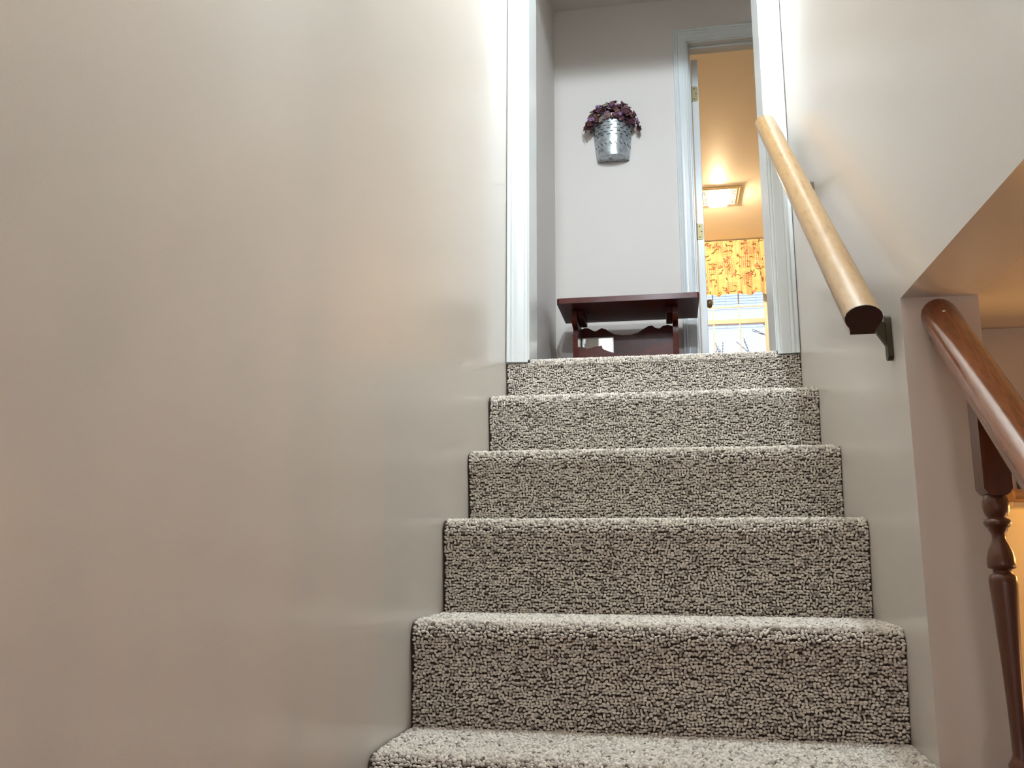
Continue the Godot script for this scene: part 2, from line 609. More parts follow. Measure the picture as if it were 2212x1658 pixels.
func trims() -> void:
	var t := frame_node("trim_1", "white moulded casing round the opening at the stair head")
	var st := mk()
	extrude(st, casing_profile(0.068), Vector3(0.070, -0.034, 0.0), Vector3(-1, 0, 0), Vector3(0, 0, 1), Vector3(0, 2.104, 0), Vector2.ZERO, Vector2(1, 0), 25)
	obj("casing", st, M.trim, t)
	st = mk()
	extrude(st, casing_profile(0.064), Vector3(0.8365, -0.036, 0.0), Vector3(1, 0, 0), Vector3(0, 0, 1), Vector3(0, 2.106, 0), Vector2.ZERO, Vector2(1, 0), 25)
	obj("casing", st, M.trim, t)
	st = mk()
	extrude(st, casing_profile(0.066), Vector3(0.070, 2.070, 0.0), Vector3(0, 1, 0), Vector3(0, 0, 1), Vector3(0.7665, 0, 0), Vector2(-1, 0), Vector2(1, 0), 25)
	obj("casing", st, M.trim, t)
	obj("jamb", box(Vector3(0.062, -0.026, -0.17), Vector3(0.0735, 2.08, -0.001), 0.002), M.trim, t)
	obj("jamb", box(Vector3(0.833, -0.026, -0.17), Vector3(0.846, 2.08, -0.001), 0.002), M.trim, t)
	obj("jamb", box(Vector3(0.0735, 2.066, -0.17), Vector3(0.833, 2.08, -0.001), 0.002), M.trim, t)

	t = frame_node("trim_2", "white moulded casing and jambs round the bathroom doorway")
	st = mk()
	extrude(st, casing_profile(0.070), Vector3(0.660, -0.026, WALL_FAR), Vector3(-1, 0, 0), Vector3(0, 0, 1), Vector3(0, 2.076, 0), Vector2.ZERO, Vector2(1, 0), 25)
	obj("casing", st, M.trim, t)
	st = mk()
	extrude(st, casing_profile(0.070), Vector3(0.660, 2.05, WALL_FAR), Vector3(0, 1, 0), Vector3(0, 0, 1), Vector3(0.752, 0, 0), Vector2(-1, 0), Vector2(1, 0), 25)
	obj("casing", st, M.trim, t)
	st = mk()
	extrude(st, casing_profile(0.070), Vector3(1.412, -0.026, WALL_FAR), Vector3(1, 0, 0), Vector3(0, 0, 1), Vector3(0, 2.076, 0), Vector2.ZERO, Vector2(1, 0), 25)
	obj("casing", st, M.trim, t)
	obj("jamb", box(Vector3(0.655, -0.03, -1.772), Vector3(0.667, 2.058, -1.648), 0.002), M.trim, t)
	obj("jamb", box(Vector3(1.408, -0.03, -1.772), Vector3(1.42, 2.058, -1.648), 0.002), M.trim, t)
	obj("jamb", box(Vector3(0.667, 2.045, -1.772), Vector3(1.408, 2.058, -1.648), 0.002), M.trim, t)
	obj("door_stop", box(Vector3(0.667, -0.03, -1.727), Vector3(0.678, 2.045, -1.692), 0.003), M.trim, t)
	obj("door_stop", box(Vector3(1.397, -0.03, -1.727), Vector3(1.408, 2.045, -1.692), 0.003), M.trim, t)
	obj("door_stop", box(Vector3(0.678, 2.034, -1.727), Vector3(1.397, 2.045, -1.692), 0.003), M.trim, t)

	# the bathroom door stands open at a right angle, so only its hinge edge faces the hall
	var d := frame_node("door_1", "white bathroom door standing open, hinge edge towards the hall", Vector3(0.685, -0.015, -1.776))
	obj("door_leaf", box(Vector3(0, 0, -0.72), Vector3(0.035, 2.035, 0), 0.002), M.trim, d)
	for y in [0.19, 1.045, 1.83]:
		st = mk()
		var pl := v2([-0.002, -0.044, 0.020, -0.044, 0.027, -0.042, 0.031, -0.035, 0.031, 0.035, 0.027, 0.042, 0.020, 0.044, -0.002, 0.044])
		extrude(st, pl, Vector3(0, y, 0), Vector3(1, 0, 0), Vector3(0, 1, 0), Vector3(0, 0, 0.0022))
		lathe(st, [[0, -0.046], [0.004, -0.046], [0.005, -0.044], [0.005, 0.044], [0.004, 0.046], [0, 0.047]], Vector3(-0.004, y, 0.003), 10)
		var h := obj("hinge", st, M.brass, d)
		for s in [[0.012, 0.030], [0.021, 0.0], [0.012, -0.030]]:
			st = mk()
			lathe(st, [[0, 0], [0.0036, 0], [0.0036, 0.0003], [0.0024, 0.0006], [0, 0.0005]], Vector3(s[0], y + s[1], 0.0022), 10, Vector3(0, 0, 1))
			obj("screw", st, M.dark, h)
	st = mk()
	lathe(st, [[0.028, 0.0], [0.028, 0.006], [0.012, 0.012], [0.011, 0.026], [0.022, 0.034], [0.027, 0.046], [0.023, 0.058], [0.0, 0.062]], Vector3(0.035, 0.84, -0.66), 18, Vector3.RIGHT)
	obj("door_knob", st, M.brass, d)

# ------------------------------------------------------------------ bathroom

func bathroom() -> void:
	struct("wall_bath_left", box(Vector3(0.1, -0.2, -5.6), Vector3(0.25, 2.45, -1.77)), M.bath)
	struct("ceiling", box(Vector3(0.1, 2.3, -5.62), Vector3(2.7, 2.45, -1.77)), M.bath, "warm cream bathroom ceiling seen through the open door")
	var st := mk()
	bx(st, Vector3(0.25, -0.2, -5.62), Vector3(0.68, 2.3, BATH_END))
	bx(st, Vector3(1.47, -0.2, -5.62), Vector3(2.6, 2.3, BATH_END))
	bx(st, Vector3(0.68, -0.2, -5.62), Vector3(1.47, 0.9, BATH_END))
	bx(st, Vector3(0.68, 2.16, -5.62), Vector3(1.47, 2.3, BATH_END))
	struct("wall_bath_end", st, M.bath, "bathroom wall that holds the window")

	# double-hung window with blinds between its panes
	var w := frame_node("window_1", "bathroom window with a pale middle rail and blinds inside it", Vector3(1.075, 0.9, BATH_END))
	st = mk()
	for s in [-1.0, 1.0]:
		extrude(st, casing_profile(0.06), Vector3(s * 0.39, 0, 0.0), Vector3(s, 0, 0), Vector3(0, 0, 1), Vector3(0, 1.26, 0), Vector2.ZERO, Vector2(1, 0), 25)
	extrude(st, casing_profile(0.06), Vector3(-0.39, 1.26, 0.0), Vector3(0, 1, 0), Vector3(0, 0, 1), Vector3(0.78, 0, 0), Vector2(-1, 0), Vector2(1, 0), 25)
	obj("casing", st, M.sash, w)
	st = mk()
	bx(st, Vector3(-0.395, 0, -0.115), Vector3(-0.375, 1.26, -0.001), 0.002)
	bx(st, Vector3(0.375, 0, -0.115), Vector3(0.395, 1.26, -0.001), 0.002)
	bx(st, Vector3(-0.375, 1.24, -0.115), Vector3(0.375, 1.26, -0.001), 0.002)
	bx(st, Vector3(-0.375, 0, -0.115), Vector3(0.375, 0.02, -0.001), 0.002)
	obj("frame", st, M.sash, w)
	for q in [[0.02, 0.645, -0.030, 0.60], [0.60, 1.24, -0.058, 0.64]]:   # lower sash in front, upper behind
		st = mk()
		var z: float = q[2]
		bx(st, Vector3(-0.375, q[0], z - 0.026), Vector3(-0.345, q[1], z), 0.003)
		bx(st, Vector3(0.345, q[0], z - 0.026), Vector3(0.375, q[1], z), 0.003)
		bx(st, Vector3(-0.345, q[0], z - 0.026), Vector3(0.345, q[0] + 0.045, z), 0.003)
		bx(st, Vector3(-0.345, q[1] - 0.045, z - 0.026), Vector3(0.345, q[1], z), 0.003)
		var s := obj("sash", st, M.sash, w)
		for x in [-0.12, 0.118]:
			obj("muntin", box(Vector3(x - 0.006, q[0] + 0.045, z - 0.013), Vector3(x + 0.006, q[1] - 0.045, z - 0.001), 0.002), M.sash, s)
		obj("muntin", box(Vector3(-0.345, (q[0] + q[1]) / 2 - 0.156, z - 0.014), Vector3(0.345, (q[0] + q[1]) / 2 - 0.144, z - 0.003), 0.002), M.sash, s)
	obj("pane", box(Vector3(-0.375, 0.02, -0.110), Vector3(0.375, 1.24, -0.106)), M.glass, w)
	# blind slats
	var b := thing("window_blind", "white slatted blind lowered inside the bathroom window", "blind", Vector3(1.075, 0.9, BATH_END - 0.095))
	obj("headrail", box(Vector3(-0.37, 1.205, -0.008), Vector3(0.37, 1.236, 0.008), 0.002), M.blind, b)
	st = mk()
	var sl := v2([-0.0085, 0.0, -0.004, 0.0012, 0.0, 0.0016, 0.004, 0.0012, 0.0085, 0.0, 0.004, 0.0005, 0.0, 0.0009, -0.004, 0.0005])
	var tilt := deg_to_rad(30)
	extrude(st, sl, Vector3(-0.368, 0, 0), Vector3(0, -sin(tilt), cos(tilt)), Vector3(0, cos(tilt), sin(tilt)), Vector3(0.736, 0, 0))
	var slat: ArrayMesh = st.commit()
	for i in 44:
		var o := obj("slat", slat, M.blind, b)
		o.position = Vector3(0, 0.05 + i * 0.0262, 0)
	st = mk()
	for x in [-0.28, 0.0, 0.28]:
		tube(st, Vector3(x, 0.03, 0.008), Vector3(x, 1.205, 0.008), 0.0012, 0.0012, 5)
	obj("ladder_cord", st, M.blind, b)
	obj("bottom_rail", box(Vector3(-0.37, 0.022, -0.008), Vector3(0.37, 0.036, 0.008), 0.002), M.blind, b)

	valance()
	fan_light()

func valance() -> void:
	# cotton print: yellow ground, patches of mauve check, olive and brown leaves, dusty pink roses
	var n := 512
	var im := Image.create(n, n, false, Image.FORMAT_RGB8)
	var rg := RandomNumberGenerator.new()
	rg.seed = 99
	var fz := FastNoiseLite.new()
	fz.seed = 5
	fz.frequency = 0.012
	for y in n:
		for x in n:
			var c := Color8(226, 202, 150).lerp(Color8(232, 214, 172), clampf(fz.get_noise_2d(x, y) + 0.4, 0, 1))
			im.set_pixel(x, y, c)
	for k in 22:      # checked patches
		var px := rg.randi_range(0, n - 90)
		var py := rg.randi_range(0, n - 110)
		var pw := rg.randi_range(3, 5)
		var ph := rg.randi_range(3, 6)
		for i in pw + 1:
			im.fill_rect(Rect2i(px + i * 16, py, 3, ph * 18), Color8(176, 130, 104))
		for j in ph + 1:
			im.fill_rect(Rect2i(px, py + j * 18, pw * 16 + 3, 2), Color8(172, 124, 100))
	for k in 95:      # leaves: curved tapered strokes
		var c: Color = [Color8(140, 104, 58), Color8(150, 108, 66), Color8(116, 98, 56), Color8(142, 92, 64)][rg.randi() % 4]
		var p := Vector2(rg.randf() * n, rg.randf() * n)
		var a := rg.randf() * TAU
		var bend := rg.randf_range(-0.10, 0.10)
		var l := rg.randi_range(16, 34)
		for i in l:
			a += bend
			p += Vector2.from_angle(a) * 1.6
			var r := 1.0 + 4.2 * sin(PI * i / l)
			blot(im, p, r, c)
	for k in 16:      # roses
		var p := Vector2(rg.randf() * n, rg.randf() * n)
		for i in 22:
			var q := p + Vector2.from_angle(rg.randf() * TAU) * rg.randf() * 17.0
			blot(im, q, rg.randf_range(3, 7), [Color8(200, 140, 118), Color8(184, 116, 98), Color8(212, 160, 136), Color8(160, 98, 84)][i % 4])
	var m := flat(255, 255, 255, 0.9)
	m.albedo_texture = ImageTexture.create_from_image(im)
	m.backlight_enabled = true
	m.backlight = Color(0.5, 0.46, 0.36)
	var t := thing("valance", "yellow floral cotton valance gathered across the top of the bathroom window", "curtain", Vector3(1.075, 1.755, BATH_END + 0.055))
	var nx := 220
	var ny := 40
	var wide := 0.90
	var high := 0.535
	var fold := FastNoiseLite.new()
	fold.seed = 17
	fold.frequency = 5.0
	var front := []
	for j in ny + 1:
		var row := []
		var y := high * j / ny
		var g := clampf((0.40 - y) / 0.40, 0.0, 1.0)              # how far below the rod pocket
		var ruffle := clampf((y - 0.44) / 0.1, 0.0, 1.0)
		for i in nx + 1:
			var u := float(i) / nx
			var ph := u * 62.0 + fold.get_noise_2d(u, 0.3) * 7.0
			var big := u * 23.0 + fold.get_noise_2d(u * 0.7, 4.0) * 5.0
			var z := 0.004 * sin(ph * 2.1) * (1.0 - g) * (1.0 - ruffle * 0.6) + g * (0.018 * sin(big) + 0.007 * sin(ph)) + ruffle * 0.004 * sin(ph * 0.8)
			if y > 0.40 and y < 0.45:
				z += 0.012 * sin(PI * (y - 0.40) / 0.05)
			var hem := (0.012 * sin(big + 1.2) + 0.006 * sin(u * 9.0)) * pow(1.0 - y / high, 3.0)
			row.append(Vector3((u - 0.5) * wide, y + hem, z))
		front.append(row)
	var st := mk()
	for side in [1.0, -1.0]:
		for j in ny:
			for i in nx:
				var q := []
				for c in [[j, i], [j, i + 1], [j + 1, i + 1], [j + 1, i]]:
					var a: Vector3 = front[c[0]][mini(c[1] + 1, nx)] - front[c[0]][maxi(c[1] - 1, 0)]
					var b: Vector3 = front[mini(c[0] + 1, ny)][c[1]] - front[maxi(c[0] - 1, 0)][c[1]]
					var nn: Vector3 = a.cross(b).normalized() * side
					q.append([front[c[0]][c[1]] + Vector3(0, 0, 0.0008 * side), nn, Vector2(float(c[1]) / nx * 1.55, 1.0 - float(c[0]) / ny)])
				for f in [[0, 1, 2], [0, 2, 3]]:
					var order: Array = f
					if (q[f[2]][0] - q[f[0]][0]).cross(q[f[1]][0] - q[f[0]][0]).dot(q[f[0]][1]) < 0.0:
						order = [f[0], f[2], f[1]]
					for v in order:
						st.set_normal(q[v][1])
						st.set_uv(q[v][2])
						st.add_vertex(q[v][0])
	obj("fabric", st, m, t)
	st = mk()
	tube(st, Vector3(-0.46, 0.425, -0.004), Vector3(0.46, 0.425, -0.004), 0.0035, 0.0035, 10)
	for s in [-0.455, 0.455]:
		bx(st, Vector3(s - 0.004, 0.41, -0.055), Vector3(s + 0.004, 0.44, -0.004))
	obj("curtain_rod", st, M.silver, t)

func blot(im: Image, p: Vector2, r: float, c: Color) -> void:
	var n := im.get_width()
	for y in range(int(p.y - r), int(p.y + r) + 1):
		for x in range(int(p.x - r), int(p.x + r) + 1):
			if Vector2(x, y).distance_to(p) <= r:
				im.set_pixel(posmod(x, n), posmod(y, n), c)

func fan_light() -> void:
	var t := thing("ceiling_fan_light", "lit square fan light with slotted grilles on the bathroom ceiling", "ceiling light", Vector3(0.975, 2.3, -4.37))
	var st := mk()
	bx(st, Vector3(-0.165, -0.010, -0.19), Vector3(0.165, 0, -0.168), 0.003)
	bx(st, Vector3(-0.165, -0.010, 0.168), Vector3(0.165, 0, 0.19), 0.003)
	bx(st, Vector3(-0.165, -0.010, -0.168), Vector3(-0.143, 0, 0.168), 0.003)
	bx(st, Vector3(0.143, -0.010, -0.168), Vector3(0.165, 0, 0.168), 0.003)
	bx(st, Vector3(-0.143, -0.016, -0.168), Vector3(0.143, 0, -0.155), 0.002)
	bx(st, Vector3(-0.143, -0.016, 0.155), Vector3(0.143, 0, 0.168), 0.002)
	obj("frame", st, M.cream, t)
	obj("backing", box(Vector3(-0.143, -0.003, -0.155), Vector3(0.143, 0, 0.155)), flat(110, 84, 52, 0.8), t)
	for s in [-1.0, 1.0]:
		for i in 5:
			var x: float = s * (0.092 + i * 0.0115)
			obj("grille_bar", box(Vector3(x - 0.003, -0.014, -0.155), Vector3(x + 0.003, -0.003, 0.155), 0.001), M.cream, t)
	st = mk()
	var a := []
	for q in [[0.085, 0.152, -0.003], [0.080, 0.145, -0.030], [0.066, 0.128, -0.052]]:
		a.append([Vector3(-q[0], q[2], -q[1]), Vector3(q[0], q[2], -q[1]), Vector3(q[0], q[2], q[1]), Vector3(-q[0], q[2], q[1])])
	for i in 2:
		for k in 4:
			var p0: Vector3 = a[i][k]
			var p1: Vector3 = a[i][(k + 1) % 4]
			quad(st, p0, p1, a[i + 1][(k + 1) % 4], a[i + 1][k], ((p0 + p1) * Vector3(1, 0, 1)).normalized())
	quad(st, a[2][0], a[2][1], a[2][2], a[2][3], Vector3.DOWN)
	quad(st, a[0][0], a[0][1], a[0][2], a[0][3], Vector3.UP)
	obj("lamp_lens", st, glow(Color(1.0, 0.92, 0.78), 1.6), t)
	omni("fan_lamp", Vector3(0, -0.026, 0), Color(1.0, 0.86, 0.67), 1.75, 0.03, t)

func globe_light(called: String, label: String, at: Vector3, hung: float, r: float, e: float, c: Color) -> void:  # builds the globe lamps that stay out of view
	var t := thing(called, label, "lamp", Vector3(at.x, hung, at.z))
	var st := mk()
	lathe(st, [[0, -0.02], [0.05, -0.018], [0.055, 0.0]], Vector3.ZERO, 20)
	tube(st, Vector3(0, at.y - hung + r * 0.95, 0), Vector3(0, -0.018, 0), 0.008, 0.008, 10)
	obj("canopy", st, M.trim, t)
	st = mk()
	var pr := []
	for i in 13:
		var a := PI * i / 12.0
		pr.append([r * sin(a), -r * cos(a)])
	lathe(st, pr, Vector3(0, at.y - hung, 0), 24)
	obj("unseen_lamp_globe", st, glow(c, 6.0), t)
	omni("unseen_globe_bulb", Vector3(0, at.y - hung, 0), c, e, r * 0.9, t)

# ------------------------------------------------------------------ rails

func rail_profile() -> PackedVector2Array:
	var h := [0.0, 0.0245, 0.008, 0.0237, 0.016, 0.021, 0.023, 0.0165, 0.028, 0.0105, 0.0305, 0.003, 0.0300, -0.0045, 0.0265, -0.0115, 0.0225, -0.0165, 0.0205, -0.0220, 0.0200, -0.0290]
	var p := v2(h)
	for i in range(h.size() / 2 - 1, 0, -1):
		p.append(Vector2(-h[i * 2], h[i * 2 + 1]))
	return p

func wall_handrail() -> void:
	# from high beside the doorway casing down towards the viewer
	var a := Vector3(0.834, 0.700, 0.045)
	var b := Vector3(0.832, -0.243, 1.188)
	var d := (b - a).normalized()
	var up := Vector3(1, 0, 0).cross(d).normalized()
	if up.y < 0.0:
		up = -up
	var t := thing("wall_handrail", "pale maple handrail on two dark brackets along the right wall", "handrail", b)
	var bas := Basis(Vector3(1, 0, 0), up, Vector3(1, 0, 0).cross(up))
	var st := mk()
	var l := (b - a).length()
	# the rail's own z axis runs along it, so that its grain does too
	var zdir := 1.0 if bas.z.dot(d) > 0.0 else -1.0
	extrude(st, rail_profile(), Vector3(0, 0, -zdir * l), Vector3(1, 0, 0), Vector3(0, 1, 0), Vector3(0, 0, zdir * (l - 0.002)))
	var o := obj("rail", st, M.maple, t)
	o.basis = bas
	st = mk()
	extrude(st, rail_profile(), Vector3(0, 0, -zdir * 0.002), Vector3(1, 0, 0), Vector3(0, 1, 0), Vector3(0, 0, zdir * 0.0025))
	var e := obj("end_cap", st, M.endgrain, t)
	e.basis = o.basis
	e.set_meta("label", "dark brown sawn end")
	for z in [0.405, 1.07]:
		var f: float = (z - a.z) / (b.z - a.z)
		var c := a.lerp(b, f) - b
		c.x = 0.0
		var under := c - up * 0.029 + Vector3(0, 0, 0.018)
		under.y -= 0.0145
		var wx := W - b.x
		st = mk()
		# rosette: slim upright plate with rounded ends
		var pl := PackedVector2Array()
		for i in 9:
			var q := PI * i / 8.0
			pl.append(Vector2(0.0095 * cos(q), 0.032 + 0.0095 * sin(q)))
		for i in 9:
			var q := PI + PI * i / 8.0
			pl.append(Vector2(0.0095 * cos(q), -0.032 + 0.0095 * sin(q)))
		var py := under.y - 0.068
		extrude(st, pl, Vector3(wx - 0.0095, py, under.z), Vector3(0, 0, 1), Vector3(0, 1, 0), Vector3(0.0093, 0, 0))
		# tapering arm up to the saddle
		var y0 := under.y
		extrude(st, v2([wx - 0.009, py + 0.026, wx - 0.009, py - 0.016, wx - 0.032, y0 - 0.046, wx - 0.056, y0 - 0.018, wx - 0.062, y0 - 0.004, wx - 0.044, y0 - 0.004, wx - 0.032, y0 - 0.024]), Vector3(0, 0, under.z - 0.0055), Vector3(1, 0, 0), Vector3(0, 1, 0), Vector3(0, 0, 0.011))
		var s := mk()
		extrude(s, v2([-0.015, 0.0, 0.015, 0.0, 0.015, -0.003, -0.015, -0.003]), under - d * 0.025 - up * 0.0005, Vector3(1, 0, 0), up, d * 0.05)
		st.append_from(s.commit(), 0, Transform3D())
		obj("bracket", st, M.bronze, t)

func banister() -> void:
	var slope := 0.845
	var x := 0.963
	var a := Vector3(x, -0.236, 1.1505)
	var d := Vector3(0, -slope, 1).normalized()
	var up := Vector3(0, 1, slope).normalized()
	var t := thing("banister", "brown wooden banister with turned balusters, fixed to the wall end", "banister", a)
	var st := mk()
	var bas := Basis(Vector3(1, 0, 0), up, d)
	# plumb cut where it meets the wall
	extrude(st, rail_profile(), Vector3.ZERO, Vector3(1, 0, 0), Vector3(0, 1, 0), Vector3(0, 0, 2.3), Vector2(0, -up.z / d.z), Vector2.ZERO)
	var o := obj("handrail", st, M.oak, t)
	o.basis = bas
	st = mk()
	lathe(st, [[0.0, 0.0012], [0.0022, 0.001], [0.003, 0.0], [0.003, -0.002]], Vector3(-0.004, 0.0245, 0.028), 10)
	var plug := obj("screw_plug", st, M.silver, t)
	plug.basis = bas
	for i in 6:
		var z := 1.321 + 0.2494 * i
		var rail_under := a.y - slope * (z - a.z) - 0.029 / up.y
		var step_i := int(ceil((z + 0.024 - 1.212 - 0.024) / 0.2494))
		var foot := -0.9596 - 0.19 * step_i
		if z - 0.019 < 1.212:
			foot = -0.9596
		st = mk()
		var h := 0.019
		var sq := -0.547 + a.y * 0.0 - slope * 0.2494 * i     # lower end of the square head
		var top := rail_under
		# square head, its top cut to the rake of the rail
		extrude(st, v2([-h, sq + 0.008, -h + 0.005, sq + 0.001, -h + 0.010, sq - 0.002, h - 0.010, sq - 0.002, h - 0.005, sq + 0.001, h, sq + 0.008, h, top + 0.001, -h, top + 0.001]), Vector3(x, 0, z - h), Vector3(1, 0, 0), Vector3(0, 1, 0), Vector3(0, 0, 2 * h), Vector2.ZERO, Vector2.ZERO, 20)
		bx(st, Vector3(x - h, top, z - h), Vector3(x + h, top + slope * h * 0.9, z))
		# turned shaft
		var pr := [[0.012, 0.001], [0.0155, -0.004], [0.0172, -0.010], [0.0178, -0.016], [0.0170, -0.023], [0.0150, -0.029], [0.0125, -0.0325], [0.0125, -0.034], [0.0160, -0.0355], [0.0178, -0.039], [0.0178, -0.042], [0.0160, -0.0455], [0.0135, -0.0475], [0.0125, -0.051], [0.0098, -0.055], [0.0086, -0.060], [0.0092, -0.065], [0.0125, -0.072], [0.0160, -0.081], [0.0180, -0.090], [0.0186, -0.098], [0.0180, -0.1035], [0.0125, -0.1055], [0.0118, -0.1085], [0.0125, -0.111], [0.0165, -0.1135], [0.0184, -0.119], [0.0186, -0.126]]
		var bottom := foot + 0.16 - sq
		var reach := -0.126 - bottom
		for k in 9:
			var f := (k + 1) / 9.0
			pr.append([0.0186 - 0.0085 * sin(PI * 0.5 * f), -0.126 - reach * 0.72 * f])
		pr.append([0.0125, bottom + reach * 0.26])
		pr.append([0.0165, bottom + reach * 0.24])
		pr.append([0.0165, bottom + reach * 0.20])
		pr.append([0.0115, bottom + reach * 0.18])
		pr.append([0.0175, bottom + 0.012])
		pr.append([0.0150, bottom - 0.002])
		var rev := []
		for k in range(pr.size() - 1, -1, -1):
			rev.append([pr[k][0], pr[k][1]])
		lathe(st, rev, Vector3(x, sq, z), 20)
		bx(st, Vector3(x - h, foot + 0.003, z - h), Vector3(x + h, foot + 0.165, z + h), 0.003)
		var bl := obj("baluster", st, M.oak_up, t)
		bl.position = -a

# ------------------------------------------------------------------ room beyond the banister

func lower_room() -> void:
	struct("ceiling", box(Vector3(1.026, -0.2, 0.76), Vector3(3.6, -0.03, 3.1)), M.lowwall, "low ceiling over the room beyond the banister")
	struct("wall_lower", box(Vector3(1.026, FLOOR_LOW, 0.76), Vector3(3.6, -0.2, 0.9)), M.lowwall, "warmly lit wall beyond the banister")
	var t := thing("wall_cabinet", "black fronted cabinet on a pale wood ledge behind the banister", "cabinet", Vector3(1.605, -0.536, 0.9))
	obj("front_panel", box(Vector3(-0.462, 0.022, 0), Vector3(0.46, 0.182, 0.05), 0.003), M.black, t)
	obj("ledge", box(Vector3(-0.49, 0.0, 0.0), Vector3(0.49, 0.022, 0.062), 0.003), M.ledge, t)
	obj("lower_trim", box(Vector3(-0.49, -0.013, 0.0), Vector3(0.49, 0.0, 0.05), 0.002), M.cream, t)
	obj("back_board", box(Vector3(-0.49, -0.5, 0.0), Vector3(0.49, -0.013, 0.008)), M.cream, t)
	obj("unseen_lamp_strip", box(Vector3(-0.40, -0.024, 0.026), Vector3(0.40, -0.0135, 0.046), 0.002), glow(Color(1.0, 0.78, 0.45), 3.0), t)  # out of view, placed for the warm glow below the ledge
	for k in [-0.3, -0.05, 0.2]:  # unseen lights of the strip
		omni("unseen_strip_lamp", Vector3(k, -0.045, 0.05), Color(1.0, 0.78, 0.48), 0.03, 0.012, t)
	var l := thing("unseen_pendant_lamp", "unseen warm globe lamp beyond the banister, lighting the wall there", "lamp", Vector3(1.95, -0.2, 1.1))  # out of view, set back to warm the wall but not the wall end
	var st := mk()
	tube(st, Vector3(0, -0.745, 0), Vector3(0, 0, 0), 0.006, 0.006, 8)
	lathe(st, [[0, -0.015], [0.05, -0.014], [0.055, 0.0]], Vector3.ZERO, 18)
	obj("stem", st, M.bronze, l)
	st = mk()
	lathe(st, [[0.0, -0.86], [0.05, -0.85], [0.075, -0.81], [0.05, -0.75], [0.0, -0.74]], Vector3.ZERO, 20)
	obj("unseen_lamp_globe", st, glow(Color(1.0, 0.76, 0.5), 2.0), l)
	omni("unseen_pendant_bulb", Vector3(0, -0.80, 0), Color(1.0, 0.77, 0.58), 0.14, 0.05, l)

# ------------------------------------------------------------------ hall furniture

